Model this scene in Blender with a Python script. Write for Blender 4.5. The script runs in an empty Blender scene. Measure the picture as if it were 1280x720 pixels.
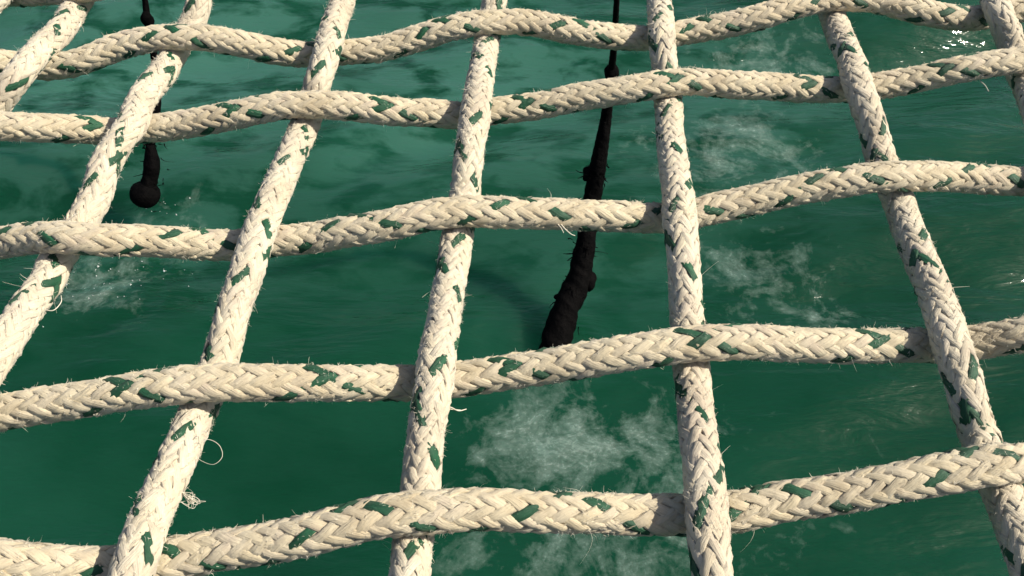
import bpy, math, random
import numpy as np
from mathutils import Vector

# ------------------------------------------------------------------ camera
scene = bpy.context.scene
R = math.radians
EYE = Vector((0.0, 0.0, 0.345))          # metres above the level of the net
PITCH = R(51.0)
cd = bpy.data.cameras.new('camera'); cam = bpy.data.objects.new('camera', cd)
scene.collection.objects.link(cam); scene.camera = cam
cam.location = EYE; cam.rotation_euler = (math.pi/2 - PITCH, 0, 0)
cd.sensor_width = 36.0; cd.lens = 31.16; cd.clip_start = 0.01; cd.clip_end = 2000.0

# ------------------------------------------------------------------ sky and sun
SUN_AZ, SUN_EL = R(88.0), R(43.0)        # azimuth clockwise from +Y
w = bpy.data.worlds.new('World'); scene.world = w; w.use_nodes = True
nt = w.node_tree; bg = nt.nodes['Background']
sky = nt.nodes.new('ShaderNodeTexSky'); sky.sky_type = 'NISHITA'; sky.sun_disc = False
sky.sun_elevation = SUN_EL; sky.sun_rotation = SUN_AZ
nt.links.new(sky.outputs[0], bg.inputs[0]); bg.inputs[1].default_value = 0.075; sky.dust_density = 2.5
sd = bpy.data.lights.new('sun', 'SUN'); sun = bpy.data.objects.new('sun', sd)
scene.collection.objects.link(sun)
sd.energy = 5.0; sd.angle = R(0.55); sd.color = (1.0, 0.92, 0.755)
sun.rotation_euler = Vector((math.sin(SUN_AZ)*math.cos(SUN_EL), math.cos(SUN_AZ)*math.cos(SUN_EL),
                             math.sin(SUN_EL))).to_track_quat('Z', 'Y').to_euler()
vs = scene.view_settings
vs.view_transform = 'Standard'; vs.look = 'None'; vs.exposure = 0.42; vs.gamma = 1.0
vs.use_curve_mapping = False
scene.render.engine = 'CYCLES'

rng = np.random.default_rng(11)
SEA_Z = -3.0

# ------------------------------------------------------------------ helpers
def link(o, parent=None, **props):
    scene.collection.objects.link(o)
    if parent is not None: o.parent = parent
    for k, v in props.items(): o[k] = v
    return o

def mesh_obj(name, verts, faces, mat, parent=None, smooth=True, uv=None, attrs=None, **props):
    me = bpy.data.meshes.new(name)
    verts = np.asarray(verts, dtype=np.float32); faces = np.asarray(faces, dtype=np.int32)
    n = faces.shape[1]
    me.vertices.add(len(verts)); me.vertices.foreach_set('co', verts.ravel())
    me.loops.add(faces.size); me.loops.foreach_set('vertex_index', faces.ravel())
    me.polygons.add(len(faces))
    me.polygons.foreach_set('loop_start', np.arange(0, faces.size, n, dtype=np.int32))
    me.update(calc_edges=True)
    me.polygons.foreach_set('use_smooth', np.full(len(faces), smooth))
    if uv is not None:
        lay = me.uv_layers.new(name='UVMap')
        lay.data.foreach_set('uv', np.asarray(uv, dtype=np.float32)[faces.ravel()].ravel())
    for k, v in (attrs or {}).items():
        a = me.attributes.new(k, 'FLOAT', 'POINT'); a.data.foreach_set('value', np.asarray(v, dtype=np.float32))
    me.validate()
    me.materials.append(mat)
    return link(bpy.data.objects.new(name, me), parent, **props)

def grid_faces(n, m, closed=True, base=0):
    """n rings of m points"""
    i = np.arange(n-1)[:, None]; k = m if closed else m-1
    j = np.arange(k)[None, :]; j2 = (j+1) % m
    return (np.stack([i*m+j, i*m+j2, (i+1)*m+j2, (i+1)*m+j], -1).reshape(-1, 4) + base).astype(np.int32)

def catmull(P, step):
    """smooth curve through P resampled at even arc length"""
    P = np.asarray(P, float)
    Q = np.vstack([2*P[0]-P[1], P, 2*P[-1]-P[-2]])
    out = []
    for k in range(1, len(Q)-2):
        p0, p1, p2, p3 = Q[k-1], Q[k], Q[k+1], Q[k+2]
        d0 = max(np.linalg.norm(p1-p0), 1e-6)**.5; d1 = max(np.linalg.norm(p2-p1), 1e-6)**.5; d2 = max(np.linalg.norm(p3-p2), 1e-6)**.5
        m1 = (p1-p0)/d0 - (p2-p0)/(d0+d1) + (p2-p1)/d1; m2 = (p2-p1)/d1 - (p3-p1)/(d1+d2) + (p3-p2)/d2
        m1 *= d1; m2 *= d1
        t = np.linspace(0, 1, 24, endpoint=False)[:, None]
        out.append((2*t**3-3*t**2+1)*p1 + (t**3-2*t**2+t)*m1 + (-2*t**3+3*t**2)*p2 + (t**3-t**2)*m2)
    C = np.vstack(out + [P[-1:]])
    s = np.concatenate([[0], np.cumsum(np.linalg.norm(np.diff(C, axis=0), axis=1))])
    n = max(int(s[-1]/step), 4); ss = np.linspace(0, s[-1], n)
    C = np.stack([np.interp(ss, s, C[:, k]) for k in range(3)], 1)
    for _ in range(2):                                   # take out small kinks
        C[1:-1] = .25*C[:-2] + .5*C[1:-1] + .25*C[2:]
    return C, ss

def frames(C, ref=(0, 0, 1)):
    T = np.gradient(C, axis=0); T /= np.linalg.norm(T, axis=1)[:, None]
    N = np.array(ref)[None, :] - (T @ np.array(ref))[:, None]*T
    N /= np.linalg.norm(N, axis=1)[:, None]
    return T, N, np.cross(T, N)

def wobble(s, wl, seed):
    """smooth 1-D noise in -1..1"""
    r = np.random.default_rng(seed); o = np.zeros_like(s)
    for k in range(4): o += np.sin(2*math.pi*s/(wl*(.6+.9*r.random())) + 6.283*r.random())
    return o/3.0

# ------------------------------------------------------------------ materials
class NT:
    def __init__(self, name):
        self.m = bpy.data.materials.new(name); self.m.use_nodes = True
        self.t = self.m.node_tree; self.b = self.t.nodes['Principled BSDF']
        self.out = self.t.nodes['Material Output']
    def n(self, typ, **kw):
        x = self.t.nodes.new(typ)
        for k, v in kw.items():
            if k.startswith('i_'):
                key = k[2:]; x.inputs[int(key) if key.isdigit() else key].default_value = v
            else: setattr(x, k, v)
        return x
    def l(self, a, b): self.t.links.new(a, b)
    def ramp(self, src, stops):
        r = self.n('ShaderNodeValToRGB'); e = r.color_ramp.elements
        while len(e) < len(stops): e.new(0.5)
        for q, (p, c) in zip(e, stops):
            q.position = p; q.color = (*c, 1) if len(c) == 3 else c
        self.l(src, r.inputs[0]); return r.outputs[0]
    def noise(self, vec, scale, detail=3.0, rough=.55, dist=0.0):
        x = self.n('ShaderNodeTexNoise'); x.inputs['Scale'].default_value = scale
        x.inputs['Detail'].default_value = detail; x.inputs['Roughness'].default_value = rough
        x.inputs['Distortion'].default_value = dist
        self.l(vec, x.inputs['Vector']); return x.outputs['Fac']
    def scale(self, vec, s):
        x = self.n('ShaderNodeMapping'); x.inputs['Scale'].default_value = s
        self.l(vec, x.inputs[0]); return x.outputs[0]
    def mix(self, f, a, b, mode='MIX'):
        x = self.n('ShaderNodeMix', data_type='RGBA', blend_type=mode)
        for src, i in ((f, 0), (a, 6), (b, 7)):
            if hasattr(src, 'is_linked'): self.l(src, x.inputs[i])
            else: x.inputs[i].default_value = src
        return x.outputs[2]
    def math(self, op, a, b=0.0, clamp=False):
        x = self.n('ShaderNodeMath', operation=op, use_clamp=clamp)
        for src, i in ((a, 0), (b, 1)):
            if hasattr(src, 'is_linked'): self.l(src, x.inputs[i])
            else: x.inputs[i].default_value = src
        return x.outputs[0]
    def bump(self, h, strength, dist, prev=None):
        x = self.n('ShaderNodeBump'); x.inputs['Strength'].default_value = strength
        x.inputs['Distance'].default_value = dist; self.l(h, x.inputs['Height'])
        if prev is not None: self.l(prev, x.inputs['Normal'])
        return x.outputs[0]

def rope_material(name, stops, green=False, tan=(.36, .27, .15, 1)):
    k = NT(name)
    geo = k.n('ShaderNodeNewGeometry'); pos = geo.outputs['Position']
    uv = k.n('ShaderNodeUVMap').outputs[0]                     # millimetres: across, along the strand
    fib = k.noise(k.scale(uv, (3.2, .16, 1)), 1.0, 4, .65)     # fibres run along the strand
    yarn = k.noise(k.scale(uv, (1.1, .05, 1)), 1.0, 2, .5)
    blot = k.noise(pos, 55.0, 5, .6)
    spot = k.noise(pos, 420.0, 4, .65)
    base = k.ramp(blot, stops)
    if not green:
        rnd = k.n('ShaderNodeObjectInfo').outputs['Random']
        tint = k.ramp(rnd, [(0, (1, .93, .78)), (.4, (1, .97, .90)), (.7, (.97, .92, .88)), (1, (.88, .84, .76))])
        base = k.mix(.75, base, tint, 'MULTIPLY')
    if not green:
        stain = k.ramp(k.noise(pos, 16.0, 4, .6, .5), [(.50, (0, 0, 0)), (.66, (1, 1, 1))])
        base = k.mix(k.math('MULTIPLY', stain, .55), base, tan)
    base = k.mix(.30, base, k.ramp(fib, [(.25, (.30, .27, .22) if not green else (.003, .022, .012)), (.7, (.80, .75, .64) if not green else (.020, .115, .062))]))
    if not green:
        dirt = k.ramp(spot, [(.60, (0, 0, 0)), (.72, (1, 1, 1))])
        base = k.mix(k.math('MULTIPLY', dirt, .4), base, (.26, .21, .15, 1))
    else:
        fray = k.ramp(spot, [(.64, (0, 0, 0)), (.70, (1, 1, 1))])
        base = k.mix(k.math('MULTIPLY', fray, .35), base, (.22, .36, .26, 1))
    k.l(base, k.b.inputs['Base Color'])
    k.b.inputs['Roughness'].default_value = .78 if not green else .5
    k.b.inputs['Specular IOR Level'].default_value = .22 if not green else .4
    k.b.inputs['Sheen Weight'].default_value = .25 if not green else .05
    k.b.inputs['Sheen Roughness'].default_value = .5
    nrm = k.bump(yarn, .7, .0008)
    nrm = k.bump(fib, .9, .0005, nrm)
    nrm = k.bump(spot, .5, .0006, nrm)
    k.l(nrm, k.b.inputs['Normal'])
    return k.m

CREAM = rope_material('cream_rope', [(.30, (.34, .27, .165)), (.44, (.53, .455, .315)), (.56, (.62, .545, .40)), (.70, (.46, .375, .29))])
PALE = rope_material('pale_rope', [(.30, (.42, .36, .28)), (.44, (.58, .515, .405)), (.56, (.66, .60, .485)), (.70, (.54, .465, .39))], tan=(.43, .325, .23, 1))
GREEN = rope_material('green_rope', [(.3, (.004, .034, .016)), (.5, (.006, .060, .026)), (.7, (.012, .100, .044))], True)

k = NT('fibre'); k.b.inputs['Base Color'].default_value = (.72, .67, .57, 1); k.b.inputs['Roughness'].default_value = .6
k.b.inputs['Specular IOR Level'].default_value = .2
FIBRE = k.m

# ------------------------------------------------------------------ the sea
def sea_height(x, y):
    r = np.random.default_rng(5); h = np.zeros_like(x)
    for kx in range(26):
        wl = .16*(11.0**r.random()); a = r.normal(R(106), R(17))
        amp = .0095*wl**1.05*(.6+.8*r.random())
        ph = 6.283*r.random(); kk = 6.283/wl
        warp = .35*np.sin(.9*x+1.7*y*r.random()+ph)
        h += amp*np.sin(kk*(x*math.cos(a)+y*math.sin(a)) + ph + warp)
    return h

def stretch(lo, hi, step, far):
    a = np.arange(lo, hi+1e-6, step); o = []; d = step; p = 0
    while p < far:
        d *= 1.22; p += d; o.append(p)
    o = np.array(o); return np.concatenate([lo-o[::-1], a, hi+o])
gx = stretch(-4.2, 4.2, .035, 600); gy = stretch(.6, 6.6, .035, 600)
X, Y = np.meshgrid(gx, gy); Z = sea_height(X, Y)
for rx, ry, ra in ((.19, 2.38, .010), (-1.9, 2.95, .012), (-2.0, 2.70, .012)):     # rings round what touches the surface
    d = np.hypot(X-rx, Y-ry); Z = Z + ra*np.sin(d*6.283/.17)*np.exp(-d/.28)
fade = np.clip(1.6 - np.maximum(np.maximum(np.abs(X)-4.2, np.abs(Y-3.6)-3.0), 0)/8, 0, 1); Z *= fade
# foam left on the surface by the wash: (x, y, half width, half depth, strength)
FOAM = [(.30,1.86,.34,.17,.95),(.52,1.66,.30,.20,.8),(.05,1.78,.12,.16,.55),(.28,1.40,.42,.14,.8),(.72,1.42,.20,.16,.45),
        (1.20,2.86,.30,.26,.72),(1.42,2.56,.16,.14,.75),(1.10,3.05,.22,.12,.6),(1.62,2.62,.16,.10,.5),
        (1.22,3.66,.36,.24,.8),(1.42,3.95,.24,.3,.55),(1.60,4.55,.36,.26,.75),(1.28,4.62,.3,.2,.6),(1.15,4.2,.2,.3,.35),
        (-2.00,2.74,.17,.16,.85),(-1.86,2.58,.13,.10,.7),(-2.17,2.46,.12,.10,.6),(-1.68,2.80,.10,.14,.5),(-1.98,1.95,.10,.16,.45),
        (-1.78,3.12,.26,.14,.65),(-2.1,2.3,.2,.12,.35),(1.24,1.90,.34,.16,.42),(1.10,1.42,.26,.12,.5),(1.6,1.6,.3,.14,.3)]
fm = np.zeros_like(X)
for (fx, fy, a, b, s) in FOAM:
    fm = np.maximum(fm, s*np.exp(-(((X-fx)/(2.0*a))**2 + ((Y-fy)/(2.1*b))**2)*.8))

# sky reflection and paler turbid water, put into the colour further out: (x, y, half width, half depth, strength)
SKY_PALE = [(-2.2,4.6,2.2,1.3,1.0),(-.3,4.4,1.5,1.2,.85),(1.2,4.2,.8,1.0,.55),(-1.6,3.2,1.1,.5,.45),(.4,3.1,.9,.5,.35),(-3.5,7,4,3,.9),(2.5,8,3,2.5,.6)]
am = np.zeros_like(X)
for (fx, fy, a, b, s) in SKY_PALE: am = np.maximum(am, s*np.exp(-((X-fx)/a)**2 - ((Y-fy)/b)**2))

k = NT('sea_water')
geo = k.n('ShaderNodeNewGeometry'); pos = geo.outputs['Position']
fa = k.n('ShaderNodeAttribute', attribute_name='foam').outputs['Fac']
turb = k.noise(k.scale(pos, (.55, .55, 0)), 1.0, 3, .5, .6)
body = k.ramp(turb, [(.32, (.0020, .030, .0140)), (.52, (.0034, .041, .021)), (.70, (.0075, .056, .034))])
sky_pale = k.n('ShaderNodeAttribute', attribute_name='sky_pale').outputs['Fac']
band = k.ramp(k.noise(k.scale(pos, (2.6, 5.0, 0)), 1.0, 5, .58, .35), [(.40, (.05, .05, .05)), (.53, (1, 1, 1))])  # dark ripple troughs painted as noise bands through the pale sky tone
body = k.mix(k.math('MULTIPLY', sky_pale, band), body, (.038, .122, .096, 1))
wisp = k.noise(k.scale(pos, (1.0, 1.05, 0)), 3.6, 8, .64, .9)
fine = k.noise(k.scale(pos, (1, 1, 0)), 17.0, 5, .65, .3)
lace = k.noise(k.scale(pos, (1, 1.5, 0)), 7.5, 6, .6, 1.4)
lace = k.math('SUBTRACT', 1.0, k.math('MULTIPLY', k.math('ABSOLUTE', k.math('SUBTRACT', lace, .5)), 7.0), clamp=True)   # thin broken threads
bub = k.ramp(k.noise(k.scale(pos, (1, 1, 0)), 60.0, 3, .7), [(.50, (.35, .35, .35)), (.66, (1, 1, 1))])
cov = k.math('ADD', k.math('MULTIPLY', wisp, .70), k.math('MULTIPLY', fine, .30))
thr = k.math('SUBTRACT', .755, k.math('MULTIPLY', fa, .42))
cov = k.math('MULTIPLY', k.math('SUBTRACT', cov, thr), 3.2, clamp=True)
film = k.math('MULTIPLY', cov, .34)
froth = k.math('MULTIPLY', k.math('MULTIPLY', cov, k.math('MULTIPLY', lace, bub)), .55)
cov = k.math('MULTIPLY', k.math('ADD', film, froth), k.math('ADD', .25, fa), clamp=True)
col = k.mix(cov, body, (.36, .47, .43, 1))
k.l(col, k.b.inputs['Base Color'])
k.l(k.math('ADD', k.math('MULTIPLY', cov, .7), .07), k.b.inputs['Roughness'])
k.b.inputs['IOR'].default_value = 1.33
k.m.node_tree.nodes['Principled BSDF'].subsurface_method = 'BURLEY'
k.b.inputs['Subsurface Weight'].default_value = 1.0
k.b.inputs['Subsurface Radius'].default_value = (.3, 1.0, .8)
k.b.inputs['Subsurface Scale'].default_value = .45
rip = k.noise(k.scale(pos, (1.8, 7.0, 0)), 1.0, 4, .5, .4)
rip2 = k.noise(k.scale(pos, (4.5, 15, 0)), 1.0, 4, .55, .6)
nrm = k.bump(rip, .6, .065); nrm = k.bump(rip2, .38, .018, nrm); nrm = k.bump(cov, .3, .02, nrm)
k.l(nrm, k.b.inputs['Normal'])
ny, nx = X.shape
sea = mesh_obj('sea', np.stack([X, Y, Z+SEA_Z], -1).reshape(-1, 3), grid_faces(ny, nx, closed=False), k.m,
               attrs={'foam': fm.ravel(), 'sky_pale': am.ravel()}, kind='structure')

# ------------------------------------------------------------------ the rope net (control points in millimetres)
ACROSS = [
 [[-437.8,532.6,-4.0],[-385.0,537.4,-4.0],[-355.7,542.9,-4.0],[-358.1,549.4,-8.0],[-316.6,537.2,1.7],[-286.2,531.1,8.0],[-280.5,532.8,7.5],[-247.8,560.7,-3.8],[-218.4,566.2,-8.0],[-197.8,561.8,-5.7],[-119.8,542.3,7.6],[-111.8,544.4,8.0],[-68.0,572.3,0.4],[-7.1,601.6,-8.0],[0.0,603.2,-7.9],[51.3,580.3,1.8],[100.6,563.9,8.0],[111.3,563.1,7.7],[169.1,597.7,-2.2],[223.9,622.5,-8.0],[235.0,625.2,-7.7],[273.6,600.3,1.3],[325.3,580.6,8.0],[385.8,603.9,0.6],[461.5,633.4,-7.8],[467.7,627.4,-4.0],[531.5,632.3,-4.0]],
 [[-402.6,476.1,4.0],[-358.8,468.6,4.0],[-326.1,466.9,-3.3],[-311.7,470.3,-8.0],[-297.5,467.7,-7.6],[-275.6,468.1,-3.5],[-250.1,475.7,2.5],[-223.9,478.5,7.1],[-208.2,477.8,8.0],[-198.3,478.5,7.7],[-172.9,475.1,4.7],[-153.6,475.3,-0.3],[-137.1,478.7,-5.2],[-126.1,481.5,-7.8],[-109.4,482.3,-7.2],[-83.1,483.6,-3.8],[-57.0,487.9,1.1],[-41.3,490.1,5.6],[-20.7,493.8,7.9],[-14.2,493.9,8.0],[5.2,495.9,7.0],[31.2,493.5,3.3],[57.6,493.9,-1.9],[79.3,497.5,-6.2],[99.4,499.9,-8.0],[111.7,502.2,-6.5],[137.9,505.1,-2.3],[163.8,507.6,2.8],[190.8,515.3,6.7],[210.0,519.9,8.0],[245.0,519.6,6.3],[271.5,514.3,2.6],[294.4,513.8,-2.0],[310.9,518.7,-6.0],[327.2,524.4,-7.9],[333.4,526.4,-8.0],[349.2,528.1,-5.4],[385.8,534.3,2.9],[431.3,533.1,8.0],[440.2,538.6,4.0],[486.1,529.8,4.0]],
 [[-386.2,408.4,-4.0],[-365.8,410.9,-4.0],[-343.0,410.6,-1.6],[-307.8,395.1,8.0],[-294.3,393.2,7.7],[-273.3,395.0,4.4],[-254.0,400.8,-1.2],[-242.8,404.4,-6.1],[-230.4,406.5,-8.0],[-214.9,406.8,-6.3],[-189.9,407.1,-2.3],[-165.2,408.5,2.6],[-141.2,411.0,6.6],[-118.1,411.4,8.0],[-99.1,412.5,6.5],[-75.9,412.8,2.6],[-52.8,416.4,-2.2],[-33.9,419.0,-6.2],[-24.3,421.1,-8.0],[-9.7,423.5,-6.8],[19.4,425.6,-3.0],[48.4,427.8,1.9],[72.2,428.5,6.1],[91.5,431.5,8.0],[106.5,434.7,6.7],[136.7,436.7,2.8],[167.9,440.7,-2.3],[199.4,443.6,-6.4],[218.0,446.4,-8.0],[235.4,448.5,-5.9],[258.7,449.0,-0.7],[281.8,450.4,4.8],[306.0,452.8,7.9],[328.9,458.2,5.6],[374.4,462.2,-2.2],[425.6,467.1,-7.8],[432.6,464.9,-4.0],[473.2,474.5,-4.0]],
 [[-348.2,291.8,4.0],[-324.9,307.0,-8.0],[-312.8,308.5,-7.8],[-270.0,312.5,-3.4],[-245.2,310.1,3.7],[-229.8,306.3,7.9],[-209.4,305.4,7.0],[-190.7,308.0,3.5],[-172.0,310.7,-1.4],[-156.9,313.5,-5.7],[-141.7,315.4,-7.9],[-124.0,317.8,-7.3],[-102.2,318.1,-4.6],[-88.8,317.8,-0.4],[-67.2,318.5,3.8],[-46.2,321.9,6.9],[-26.3,324.7,8.0],[-4.2,325.4,6.9],[17.0,327.0,4.0],[38.6,329.5,0.1],[64.9,331.5,-3.8],[74.2,334.3,-6.8],[90.8,336.1,-8.0],[105.5,339.2,-6.8],[127.2,342.3,-3.1],[153.1,346.1,1.7],[178.7,348.6,5.9],[200.4,350.9,7.9],[223.7,353.6,6.0],[249.9,359.1,-0.5],[289.5,362.2,-6.6],[314.4,364.0,-8.0],[326.1,363.0,-6.8],[361.4,364.8,4.4],[402.2,373.4,4.0],[426.8,378.4,4.0]],
 [[-314.0,193.1,4.0],[-276.0,202.6,-2.0],[-252.9,209.1,-8.0],[-242.2,210.2,-7.9],[-234.5,211.1,-6.5],[-215.5,212.7,-3.5],[-196.1,213.7,0.3],[-177.1,215.2,4.0],[-158.5,216.4,6.8],[-138.6,217.8,8.0],[-115.6,218.7,7.2],[-94.7,220.5,4.4],[-77.3,222.7,0.4],[-59.6,225.3,-3.7],[-48.9,227.3,-6.7],[-37.7,228.5,-8.0],[-22.7,230.2,-7.0],[0.0,232.3,-4.2],[22.5,233.6,-0.1],[44.7,234.9,4.0],[67.0,237.8,6.9],[82.3,239.8,8.0],[104.8,241.1,6.9],[128.2,242.3,3.8],[156.2,244.3,-0.2],[181.1,247.1,-4.2],[198.1,249.1,-7.1],[213.9,250.2,-8.0],[228.1,249.8,-4.0],[243.5,248.2,3.5],[281.5,253.4,7.9],[288.3,253.5,8.0],[334.3,259.5,1.0],[385.9,262.3,-4.0]],
 [[-293.9,129.3,4.0],[-259.8,136.7,4.0],[-245.8,137.3,4.0],[-226.2,136.6,7.6],[-202.3,136.7,4.9],[-188.3,136.7,0.6],[-174.3,137.5,-3.9],[-164.5,138.8,-7.1],[-154.5,140.3,-8.0],[-139.3,142.5,-7.0],[-121.1,144.6,-4.7],[-101.1,146.3,-1.5],[-84.4,148.2,2.0],[-68.1,151.3,5.1],[-51.9,154.5,7.2],[-39.0,155.8,8.0],[-19.6,157.0,7.0],[0.0,158.3,4.1],[19.9,159.4,0.2],[40.3,160.6,-3.8],[60.9,161.2,-6.8],[81.5,162.2,-8.0],[95.1,163.3,-7.2],[115.6,166.5,-4.9],[135.4,168.2,-1.5],[155.0,170.0,2.3],[174.8,172.8,5.5],[191.7,175.4,7.6],[201.4,176.8,8.0],[220.1,181.5,1.8],[260.6,186.7,-5.8],[299.1,189.8,-8.0],[311.6,189.7,-6.2],[369.8,193.1,4.0]],
 [[-280.3,62.6,-4.0],[-247.5,66.5,-4.0],[-240.4,68.3,-7.6],[-198.3,73.1,0.4],[-159.2,75.4,7.8],[-151.7,75.6,8.0],[-110.4,78.2,4.7],[-75.8,82.5,-3.7],[-43.9,87.0,-8.0],[-5.9,91.0,-3.9],[35.1,93.7,4.1],[75.5,95.3,8.0],[120.8,97.4,3.7],[169.7,101.8,-4.6],[212.8,106.1,-8.0],[256.5,107.1,6.5],[277.2,109.2,4.0],[327.2,112.4,4.0]]]
ALONG = [
 [[-331.4,585.0,4.0],[-343.4,546.2,4.0],[-347.3,530.0,4.0],[-354.8,509.2,2.3],[-371.2,485.3,-8.0],[-353.1,401.5,7.8],[-367.5,350.1,-2.9],[-365.6,303.8,-4.0],[-363.5,272.3,-4.0],[-357.2,191.6,-4.0]],
 [[-290.0,644.0,-4.0],[-297.9,593.3,-4.0],[-296.3,557.0,-4.0],[-296.7,550.5,-4.0],[-299.4,540.8,-6.2],[-294.0,499.4,1.0],[-296.5,461.7,7.3],[-297.9,449.4,8.0],[-302.5,437.5,5.7],[-314.3,426.9,-4.1],[-322.7,414.3,-8.0],[-319.8,352.1,1.3],[-310.4,293.6,8.0],[-316.2,244.9,0.2],[-326.1,201.9,-8.0],[-322.2,198.0,-4.0],[-314.9,140.6,-4.0],[-308.0,80.7,-4.0]],
 [[-220.2,641.0,4.0],[-216.0,585.0,4.0],[-211.6,549.1,4.0],[-209.9,524.4,4.4],[-213.4,513.5,-3.7],[-218.1,500.8,-8.0],[-219.2,482.5,-6.7],[-219.1,461.0,-3.2],[-221.1,435.2,1.5],[-220.3,411.4,5.6],[-218.8,394.5,7.8],[-220.1,388.3,8.0],[-223.1,378.1,7.2],[-227.2,362.5,3.5],[-228.7,349.0,-1.8],[-233.2,332.1,-6.3],[-236.1,320.4,-8.0],[-239.3,304.1,-7.2],[-238.0,288.8,-5.2],[-238.9,273.5,-2.2],[-238.6,258.4,1.2],[-238.4,245.7,4.4],[-239.0,234.8,6.7],[-241.5,209.0,7.9],[-241.8,199.7,8.0],[-244.6,182.7,5.2],[-251.1,154.4,-4.2],[-254.5,142.2,-8.0],[-247.8,107.4,1.1],[-246.0,71.1,4.0]],
 [[-114.2,656.0,-4.0],[-114.6,604.1,-4.0],[-115.6,567.1,-4.0],[-116.3,538.7,-4.8],[-116.2,499.4,2.9],[-115.3,466.6,7.9],[-119.0,442.2,2.0],[-123.3,432.9,-7.8],[-124.2,415.7,-7.2],[-125.7,391.1,-4.3],[-128.2,360.1,-0.3],[-128.5,340.2,3.9],[-130.1,316.7,6.9],[-131.3,302.1,8.0],[-132.5,284.5,6.4],[-135.3,267.4,2.3],[-137.7,251.7,-2.7],[-139.8,240.4,-6.6],[-142.4,228.3,-8.0],[-144.1,214.0,-7.0],[-144.9,200.0,-4.6],[-145.8,182.2,-1.1],[-146.7,165.5,2.6],[-147.7,150.0,5.8],[-147.7,139.1,7.7],[-148.1,131.4,6.9],[-154.2,108.5,-2.6],[-156.6,78.5,-4.0],[-158.6,50.4,-4.0]],
 [[-4.9,652.9,4.0],[-6.9,585.0,4.0],[-11.4,531.0,0.2],[-15.1,517.7,-8.0],[-16.4,498.9,-6.0],[-17.8,466.6,-1.2],[-19.5,439.5,4.2],[-20.7,412.6,7.6],[-21.5,402.4,8.0],[-22.5,391.5,7.4],[-24.0,375.3,3.8],[-25.1,361.4,-1.6],[-25.9,353.5,-6.2],[-27.7,340.1,-8.0],[-29.3,323.8,-6.9],[-30.3,298.6,-4.0],[-32.2,274.3,-0.1],[-33.2,251.6,3.9],[-34.5,235.6,6.8],[-35.0,219.5,8.0],[-37.0,202.1,5.8],[-38.4,189.3,0.2],[-39.1,176.9,-5.6],[-40.2,163.2,-8.0],[-40.9,148.0,-5.5],[-40.9,132.3,0.3],[-41.7,105.9,6.0],[-42.2,83.9,4.0],[-42.4,51.6,4.0]],
 [[107.4,668.2,-4.0],[104.2,587.9,-4.0],[100.5,533.7,-1.6],[95.6,483.7,7.7],[95.2,477.3,8.0],[95.9,463.5,1.1],[97.3,452.4,-8.0],[95.5,429.0,-5.8],[92.0,386.9,-0.6],[89.5,348.4,4.9],[88.3,327.4,7.9],[87.6,305.9,6.5],[87.0,283.9,0.8],[86.5,265.9,-5.4],[86.2,251.1,-8.0],[85.3,231.0,-6.3],[83.0,206.8,-2.1],[81.4,187.8,3.0],[80.2,170.7,6.8],[79.0,155.0,8.0],[79.1,137.6,3.4],[79.8,124.4,-4.1],[79.3,101.3,-8.0],[77.1,75.4,-4.0],[75.2,50.4,-4.0]],
 [[213.5,652.9,4.0],[216.3,601.1,4.0],[214.2,589.0,7.8],[219.2,550.6,-6.3],[219.8,544.5,-8.0],[218.0,522.8,-6.9],[214.7,493.3,-2.1],[211.6,459.7,3.9],[208.5,435.0,7.7],[208.0,426.0,8.0],[208.2,413.5,6.9],[210.8,398.5,1.4],[212.6,385.0,-5.1],[214.6,368.1,-8.0],[214.3,344.8,-7.0],[212.4,321.2,-4.1],[210.2,295.3,-0.1],[208.4,271.2,3.9],[206.0,254.2,6.9],[204.4,239.4,8.0],[205.3,223.1,5.7],[206.8,209.6,0.1],[209.4,200.6,-5.6],[210.9,185.1,-8.0],[210.5,169.8,-6.3],[208.2,153.4,-2.0],[205.4,137.7,3.2],[203.5,117.4,7.0],[206.1,102.9,4.0],[205.1,73.6,4.0],[204.0,51.6,4.0]],
 [[341.0,680.7,-4.0],[336.3,604.1,-4.0],[332.9,551.3,-3.5],[322.9,523.1,5.3],[318.0,502.4,8.0],[324.4,489.3,-2.3],[325.8,474.7,-8.0],[319.0,441.6,-3.6],[308.5,395.6,3.9],[300.4,350.2,8.0],[303.2,316.5,0.9],[302.8,270.3,-7.9],[291.2,214.2,-0.5],[285.0,181.2,8.0],[285.8,145.7,0.0],[283.7,112.0,-4.0],[279.0,80.7,-4.0]],
 [[464.9,677.6,4.0],[457.9,613.7,4.0],[452.4,605.1,8.0],[456.0,557.1,-8.0],[418.3,450.2,8.0],[416.6,388.2,-8.0],[397.7,311.4,0.3],[380.9,256.9,8.0],[379.8,198.0,-4.0],[378.4,191.6,-4.0],[353.5,115.0,-4.0]]]

DIA = .0186; LEAD = 4.7*DIA; NS = 10; RC = .386*DIA
HALF_W, HALF_T, RISE = .128*DIA, .064*DIA, .034*DIA
STEP = .12*DIA; SIDES = 8
ANG = np.linspace(0, 2*math.pi, SIDES, endpoint=False)
CX = np.sign(np.cos(ANG))*np.abs(np.cos(ANG))**.85; CY = np.sign(np.sin(ANG))*np.abs(np.sin(ANG))**.85

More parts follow.
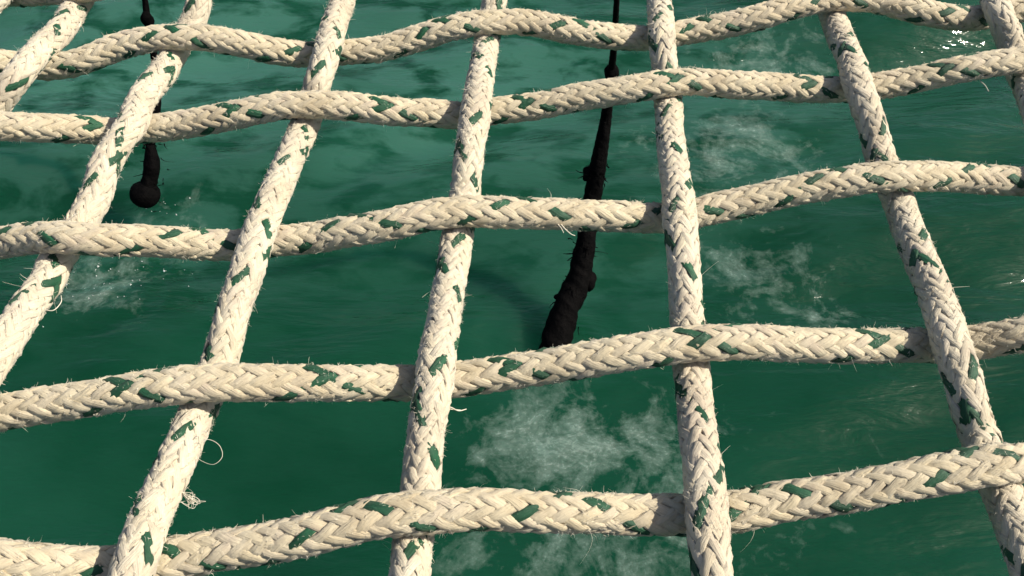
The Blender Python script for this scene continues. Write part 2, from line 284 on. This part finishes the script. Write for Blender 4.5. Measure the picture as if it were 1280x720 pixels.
def strand(rope, C, ss, fr, hand, idx, phase, mat, seed, worn, label=None):
    T, N, B = fr
    t = 2*NS*ss/LEAD; base = 2*math.pi*idx/NS + phase
    q = (t + 2*idx) if hand > 0 else (2*idx - t)
    wv = np.cos(2*math.pi*(q-.5)/4)*hand
    wv = np.clip(1.35*wv, -1, 1)
    ang = base + hand*2*math.pi*ss/LEAD + .06*wobble(ss, .05, seed) + .05*wobble(ss, .018, seed+4)
    lay = 1 + .35*wobble(ss, .06, seed+6)                         # some crossings lie tighter than others
    rad = RC + RISE*wv*lay + .014*DIA*wobble(ss, .03, seed+1)
    hw = HALF_W*(1 + .16*wobble(ss, .022, seed+2)); ht = HALF_T*(1 + .16*wobble(ss, .016, seed+3))
    if label: hw = hw*.94                                                     # the tracer yarn is thinner
    al = math.atan2(2*math.pi*RC, LEAD)
    off = hw[:, None]*CX[None, :]                                # across the strand, on the rope's surface
    th = ang[:, None] + off*math.cos(al)/rad[:, None]
    dz = -hand*off*math.sin(al)
    crown = 1 - .25*CX[None, :]**2
    rr = rad[:, None] + ht[:, None]*CY[None, :]*crown
    cap = worn*DIA*(1 + .03*wobble(ss, .05, 5))[:, None]                     # crowns worn flat by chafe
    rr = np.where(rr > cap, cap + .25*(rr-cap), rr)
    rr += .015*DIA*np.random.default_rng(seed+7).normal(size=rr.shape)      # matted, chafed yarn
    sq = np.minimum(np.abs(C[:, 2])/(.43*DIA), 1)**3                          # pressed flat where two ropes bear on each other
    kn = (1-.13*sq)[:, None, None]; kb = (1+.09*sq)[:, None, None]
    V = C[:, None, :] + dz[..., None]*T[:, None, :] + rr[..., None]*(kn*np.cos(th)[..., None]*N[:, None, :] + kb*np.sin(th)[..., None]*B[:, None, :])
    uv = np.stack([np.broadcast_to((ANG*HALF_W*1000)[None, :] + 40*idx + 400*(hand > 0), (len(ss), SIDES)),
                   np.broadcast_to((ss*1250)[:, None] + seed*37 % 900, (len(ss), SIDES))], -1)
    o = mesh_obj('strand', V.reshape(-1, 3), grid_faces(len(ss), SIDES), mat, rope, uv=uv.reshape(-1, 2))
    if label: o['label'] = label
    return o

def hairs(roots, dirs, lens, rad, curl, seg=2):
    """many thin curved three-sided tubes in one mesh"""
    n = len(roots); r = rng
    side = np.cross(dirs, r.normal(size=(n, 3))); side /= np.linalg.norm(side, axis=1)[:, None]
    side2 = np.cross(dirs, side)
    ts = np.linspace(0, 1, seg+1)
    V = np.zeros((n, seg+1, 3, 3))
    c = curl*r.normal(size=(n, 1)); c2 = curl*.6*r.normal(size=(n, 1))
    for i, t in enumerate(ts):
        p = roots + dirs*(lens[:, None]*t) + side*(lens[:, None]*c*t*t) + side2*(lens[:, None]*c2*t**3)
        rr = rad*(1-.6*t)
        for j in range(3):
            a = 2*math.pi*j/3
            V[:, i, j] = p + rr[:, None]*(math.cos(a)*side + math.sin(a)*side2)
    f = grid_faces(seg+1, 3)
    F = (f[None] + (np.arange(n)*3*(seg+1))[:, None, None]).reshape(-1, 4)
    return V.reshape(-1, 3), F

net = link(bpy.data.objects.new('rope_net', None), None,
           label='cream braided rope net with green flecks woven in an open grid above the water', category='net')
net.location = (0, 0, 0)

def rope(points, mat, seed, fuzz, loose, worn):
    C, ss = catmull(np.array(points)/1000, STEP)
    T, N, B = frames(C)
    r = np.random.default_rng(seed)
    # slightly uneven lay: the rope is never a perfect cylinder path
    C = C + .018*DIA*(wobble(ss, .06, seed)[:, None]*N + wobble(ss, .07, seed+9)[:, None]*B)
    fr = frames(C)
    a = np.linspace(0, 2*math.pi, 10, endpoint=False)
    root = link(bpy.data.objects.new('rope', None), net)
    rc = RC*.93
    sub = slice(None, None, 3)
    V = C[sub][:, None, :] + rc*(np.cos(a)[None, :, None]*fr[1][sub][:, None, :] + np.sin(a)[None, :, None]*fr[2][sub][:, None, :])
    uvc = np.stack([np.broadcast_to(a[None, :]*rc*1000, V.shape[:2]), np.broadcast_to(ss[sub][:, None]*1000, V.shape[:2])], -1)
    mesh_obj('core', V.reshape(-1, 3), grid_faces(V.shape[0], 10), mat, root, uv=uvc.reshape(-1, 2))
    ph = 6.283*r.random()
    for hand in (1, -1):
        for i in range(NS):
            g = i == (0 if hand > 0 else 4)
            strand(root, C, ss, fr, hand, i, ph, GREEN if g else mat, seed*100 + i*5 + (50 if hand > 0 else 0), worn,
                   'green tracer strand of the braid' if g else None)
    # chafed surface: short fibres everywhere, a few long loose ones
    n = int(fuzz*ss[-1]/.1)
    dens = np.clip(.35 + wobble(ss, .05, seed+31) + .8*wobble(ss, .015, seed+32), .08, 2.2); dens[:2] = dens[-2:] = 0
    i = r.choice(len(ss), n, p=dens/dens.sum()); th = r.random(n)*6.283 + 1.2*np.sin(ss[i]*90 + seed)
    radial = np.cos(th)[:, None]*fr[1][i] + np.sin(th)[:, None]*fr[2][i]
    tang = -np.sin(th)[:, None]*fr[1][i] + np.cos(th)[:, None]*fr[2][i]
    d = radial*(.12+.45*r.random((n, 1))) + tang*r.normal(size=(n, 1))*.6 + fr[0][i]*r.normal(size=(n, 1))*.8
    d /= np.linalg.norm(d, axis=1)[:, None]
    ln = .0007 + .0012*r.random(n)**2 + .003*(r.random(n) < .05)*r.random(n)
    V1, F1 = hairs(C[i] + radial*((worn + .005)*DIA), d, ln, .00007 + .00006*r.random(n), .8)
    i = r.integers(2, len(ss)-2, loose); th = r.random(loose)*6.283
    radial = np.cos(th)[:, None]*fr[1][i] + np.sin(th)[:, None]*fr[2][i]
    tang = -np.sin(th)[:, None]*fr[1][i] + np.cos(th)[:, None]*fr[2][i]
    d = radial*.8 + tang*r.normal(size=(loose, 1))*.5 + fr[0][i]*r.normal(size=(loose, 1))*.8
    d /= np.linalg.norm(d, axis=1)[:, None]
    V2, F2 = hairs(C[i] + radial*(.44*DIA), d, .003 + .005*r.random(loose), .00009 + .00006*r.random(loose), 1.2, 8)
    mesh_obj('frayed_fibres', np.vstack([V1, V2]), np.vstack([F1, F2 + len(V1)]), FIBRE, root, kind='stuff')
    return root

across = []; along = []
for n, p in enumerate(ACROSS): across.append(rope(p, CREAM, 20+n, 480, 7, .452))
for n, p in enumerate(ALONG): along.append(rope(p, PALE, 60+n, 900 if n < 5 else 600, 8, .436))

def yarn_end(root, lines):
    """pulled yarns: each a few points in millimetres"""
    Vs, Fs, b = [], [], 0
    a = np.linspace(0, 2*math.pi, 5, endpoint=False)
    for pts, rad in lines:
        C, ss = catmull(np.array(pts, float)/1000, .0005); T, N, B = frames(C)
        rr = rad*(1-.5*ss/ss[-1])
        V = C[:, None, :] + rr[:, None, None]*(np.cos(a)[None, :, None]*N[:, None, :] + np.sin(a)[None, :, None]*B[:, None, :])
        Vs.append(V.reshape(-1, 3)); Fs.append(grid_faces(len(ss), 5, base=b)); b += len(Vs[-1])
    mesh_obj('loose_yarn', np.vstack(Vs), np.vstack(Fs), FIBRE, root)

yarn_end(along[3], [([(-140, 190, 2), (-133, 192, 3), (-127, 189, 3), (-125, 184, 2), (-128, 181, 1), (-134, 183, 0), (-138, 186, 0)], .00014),
                    ([(-138, 192, 4), (-134, 195, 5), (-132, 192, 5), (-135, 189, 4)], .0002)]
         + [([(-139, 168, 1)] + [(-133.5 + q.normal()*1.7, 164.5 + q.normal()*2.2, q.normal()*1.5) for _ in range(5)], .00013) for q in [np.random.default_rng(77)] for _ in range(9)])
yarn_end(along[4], [([(-35, 209.5, 2), (-28, 209, 2), (-24, 207, 2), (-20.5, 208.5, 1)], .0004), ([(-34, 211, 2), (-28, 208, 2), (-23, 208, 1)], .0003)])
yarn_end(across[3], [([(25, 322, 3), (27, 317, 4), (31, 313, 3), (33, 313, 2)], .0004), ([(23, 321, 4), (26, 316, 4), (27, 314, 3)], .0003)])
yarn_end(along[2], [([(-228, 264, 2), (-223, 263, 3), (-221, 268, 3), (-223, 273, 2)], .0003)])
yarn_end(across[2], [([(289, 444, 0), (290, 438, 1), (291, 434, 0)], .0004)])

# ------------------------------------------------------------------ dark lines trailing in the water
k = NT('wet_dark_line'); geo = k.n('ShaderNodeNewGeometry'); pos = geo.outputs['Position']
nz = k.noise(pos, 38.0, 5, .65)
k.l(k.ramp(nz, [(.35, (.0006, .0006, .0009)), (.7, (.0028, .0024, .0026))]), k.b.inputs['Base Color'])
k.b.inputs['Roughness'].default_value = .75; k.b.inputs['Specular IOR Level'].default_value = .05
k.l(k.bump(nz, .8, .012), k.b.inputs['Normal'])
DARK = k.m

def loft(name, ctrl, parent, lump, seed, sides=16, step=.012, twist=0.0):
    """ctrl: x, y, z, radius; a lumpy closed tube"""
    ctrl = np.array(ctrl, float); C, ss = catmull(ctrl[:, :3], step)
    d = np.concatenate([[0], np.cumsum(np.linalg.norm(np.diff(ctrl[:, :3], axis=0), axis=1))])
    rad = np.interp(ss/ss[-1], d/d[-1], ctrl[:, 3])
    T, N, B = frames(C, (1, 0, 0)); a = np.linspace(0, 2*math.pi, sides, endpoint=False)
    r = np.random.default_rng(seed); L = np.zeros((len(ss), sides))
    for _ in range(14):
        m = r.integers(1, 5); kk = 6.283/(.03 + .16*r.random())
        L += np.sin(m*a[None, :] + kk*ss[:, None] + 6.283*r.random())
    if twist: L = 4*np.abs(np.sin(1.5*a[None, :] + 6.283*ss[:, None]/twist))
    rr = rad[:, None]*(1 + lump*L/5)
    V = C[:, None, :] + rr[..., None]*(np.cos(a)[None, :, None]*N[:, None, :] + np.sin(a)[None, :, None]*B[:, None, :])
    V = V.reshape(-1, 3); F = grid_faces(len(ss), sides)
    n = len(V); V = np.vstack([V, C[:1], C[-1:]])
    caps = [[j, n, n, (j+1) % sides] for j in range(sides)]
    j0 = n - sides
    tri = [(n, (j+1) % sides, j) for j in range(sides)] + [(n+1, j0+j, j0+(j+1) % sides) for j in range(sides)]
    me = bpy.data.meshes.new(name); me.from_pydata(V.tolist(), [], F.tolist() + tri)
    me.polygons.foreach_set('use_smooth', [True]*len(me.polygons)); me.materials.append(DARK)
    return link(bpy.data.objects.new(name, me), parent)

def weed(name, pts, parent, n, spread, length, seed):
    r = np.random.default_rng(seed); pts = np.array(pts, float)
    i = r.integers(0, len(pts), n); d = r.normal(size=(n, 3)) + np.array([0, 0, -1.2]); d /= np.linalg.norm(d, axis=1)[:, None]
    V, F = hairs(pts[i, :3] + r.normal(size=(n, 3))*spread, d, length*(.4+r.random(n)), .0022 + .003*r.random(n), .6, 5)
    return mesh_obj(name, V, F, DARK, parent, kind='stuff')

LINE_A = [(0.322, 2.608, 0.1, 0.0105), (0.356, 2.763, -0.725, 0.0105), (0.391, 2.918, -1.55, 0.0105), (0.403, 2.951, -1.75, 0.0126), (0.412, 3.012, -1.95, 0.0149), (0.409, 3.004, -2.2, 0.0244), (0.381, 2.909, -2.42, 0.0377), (0.359, 2.83, -2.58, 0.0439), (0.334, 2.702, -2.7, 0.0459), (0.302, 2.593, -2.81, 0.0571), (0.249, 2.486, -2.87, 0.0623), (0.208, 2.378, -2.94, 0.0694), (0.186, 2.304, -3.0, 0.0731), (0.17, 2.244, -3.1, 0.0775)]
LINE_B = [(-1.55, 4.048, 0.1, 0.0129), (-1.623, 3.829, -0.95, 0.0129), (-1.696, 3.611, -2.0, 0.0129), (-1.702, 3.578, -2.08, 0.0168), (-1.722, 3.533, -2.3, 0.0174), (-1.732, 3.418, -2.45, 0.0195), (-1.792, 3.319, -2.62, 0.0218), (-1.795, 3.261, -2.7, 0.0399), (-1.818, 3.22, -2.77, 0.0381)]
BALL = (-1.851, 3.178, -2.83); BALL_R = 0.0726
KNOT_A = (0.412, 3.012, -1.95, 0.0315); KNOT_B = (-1.702, 3.578, -2.08, 0.0317); LUMPS = [(0.357, 2.915, -2.44, 0.0397), (0.344, 2.601, -2.82, 0.0407), (0.402, 2.975, -2.36, 0.0233), (0.235, 2.53, -2.85, 0.0313)]
def blob(name, c, r3, parent, seed, lump=.12, band=None):
    r = np.random.default_rng(seed); me = bpy.data.meshes.new(name)
    th = np.linspace(0, math.pi, 17); ph = np.linspace(0, 2*math.pi, 26, endpoint=False)
    TH, PH = np.meshgrid(th, ph, indexing='ij'); q = np.ones_like(TH)
    for _ in range(6): q += lump/2.5*np.sin(r.integers(1, 5)*PH + r.integers(1, 6)*TH + 6.283*r.random())*np.sin(TH)
    V = np.stack([q*np.sin(TH)*np.cos(PH)*r3[0], q*np.sin(TH)*np.sin(PH)*r3[1], q*np.cos(TH)*r3[2]], -1) + np.array(c)
    return mesh_obj(name, V.reshape(-1, 3), grid_faces(17, 26), DARK, parent)

ta = link(bpy.data.objects.new('trailing_line', None), None,
          label='black weed-covered line thickening down into the water under the middle of the net', category='line')
la = loft('line', LINE_A[:7], ta, .10, 3, sides=10, twist=.07)
loft('weed_growth', LINE_A[5:], ta, .07, 4, sides=22, step=.008)
blob('knot', KNOT_A[:3], (KNOT_A[3], KNOT_A[3], KNOT_A[3]*1.1), ta, 5)
for n, l in enumerate(LUMPS): blob('weed_clump', l[:3], (l[3], l[3], l[3]*1.1), ta, 6+n, .25)
weed('weed_fringe', LINE_A[6:12], ta, 260, .028, .035, 2)

tb = link(bpy.data.objects.new('ball_ended_line', None), None,
          label='black line with a round ball end dangling just above the water at left', category='line')
loft('line', LINE_B[:7], tb, .10, 13, sides=10, twist=.07)
loft('sleeve', LINE_B[6:] + [(BALL[0]*.6+LINE_B[-1][0]*.4, BALL[1]*.6+LINE_B[-1][1]*.4, BALL[2]*.6+LINE_B[-1][2]*.4, .04)], tb, .08, 14, sides=18, step=.008)
blob('knot', KNOT_B[:3], (KNOT_B[3]*.9, KNOT_B[3]*.9, KNOT_B[3]*1.3), tb, 15)
blob('ball', BALL, (BALL_R, BALL_R, BALL_R*.93), tb, 16, .05)
weed('weed_fringe', LINE_B[6:] + [BALL + (0,)]*2, tb, 120, .03, .03, 9)


# ------------------------------------------------------------------ splash where the ball end drags
k = NT('spray'); k.b.inputs['Base Color'].default_value = (.85, .9, .9, 1); k.b.inputs['Roughness'].default_value = .08
k.b.inputs['Transmission Weight'].default_value = .6; k.b.inputs['IOR'].default_value = 1.33
r = np.random.default_rng(8); V = []; F = []
ico = np.array([(1,0,0),(-1,0,0),(0,1,0),(0,-1,0),(0,0,1),(0,0,-1)], float)
icf = np.array([(0,2,4),(2,1,4),(1,3,4),(3,0,4),(2,0,5),(1,2,5),(3,1,5),(0,3,5)])
for q in range(90):
    cx, cy, sp = [(-2.00, 2.74, .10), (-1.88, 2.62, .09), (-1.70, 2.82, .08), (-1.80, 3.10, .10), (-2.15, 2.48, .07)][q % 5]
    rad = .0022 + .005*r.random()**3
    c = np.array([r.normal(cx, sp), r.normal(cy, sp), SEA_Z + .012 + abs(r.normal(0, .03))])
    F.append(icf + 6*q); V.append(c + ico*rad*np.array([1, 1, 1+.8*r.random()]))
mesh_obj('splash', np.vstack(V), np.vstack(F), k.m, None, kind='stuff',
         label='pale water drops thrown up below the dark ball', category='splash')
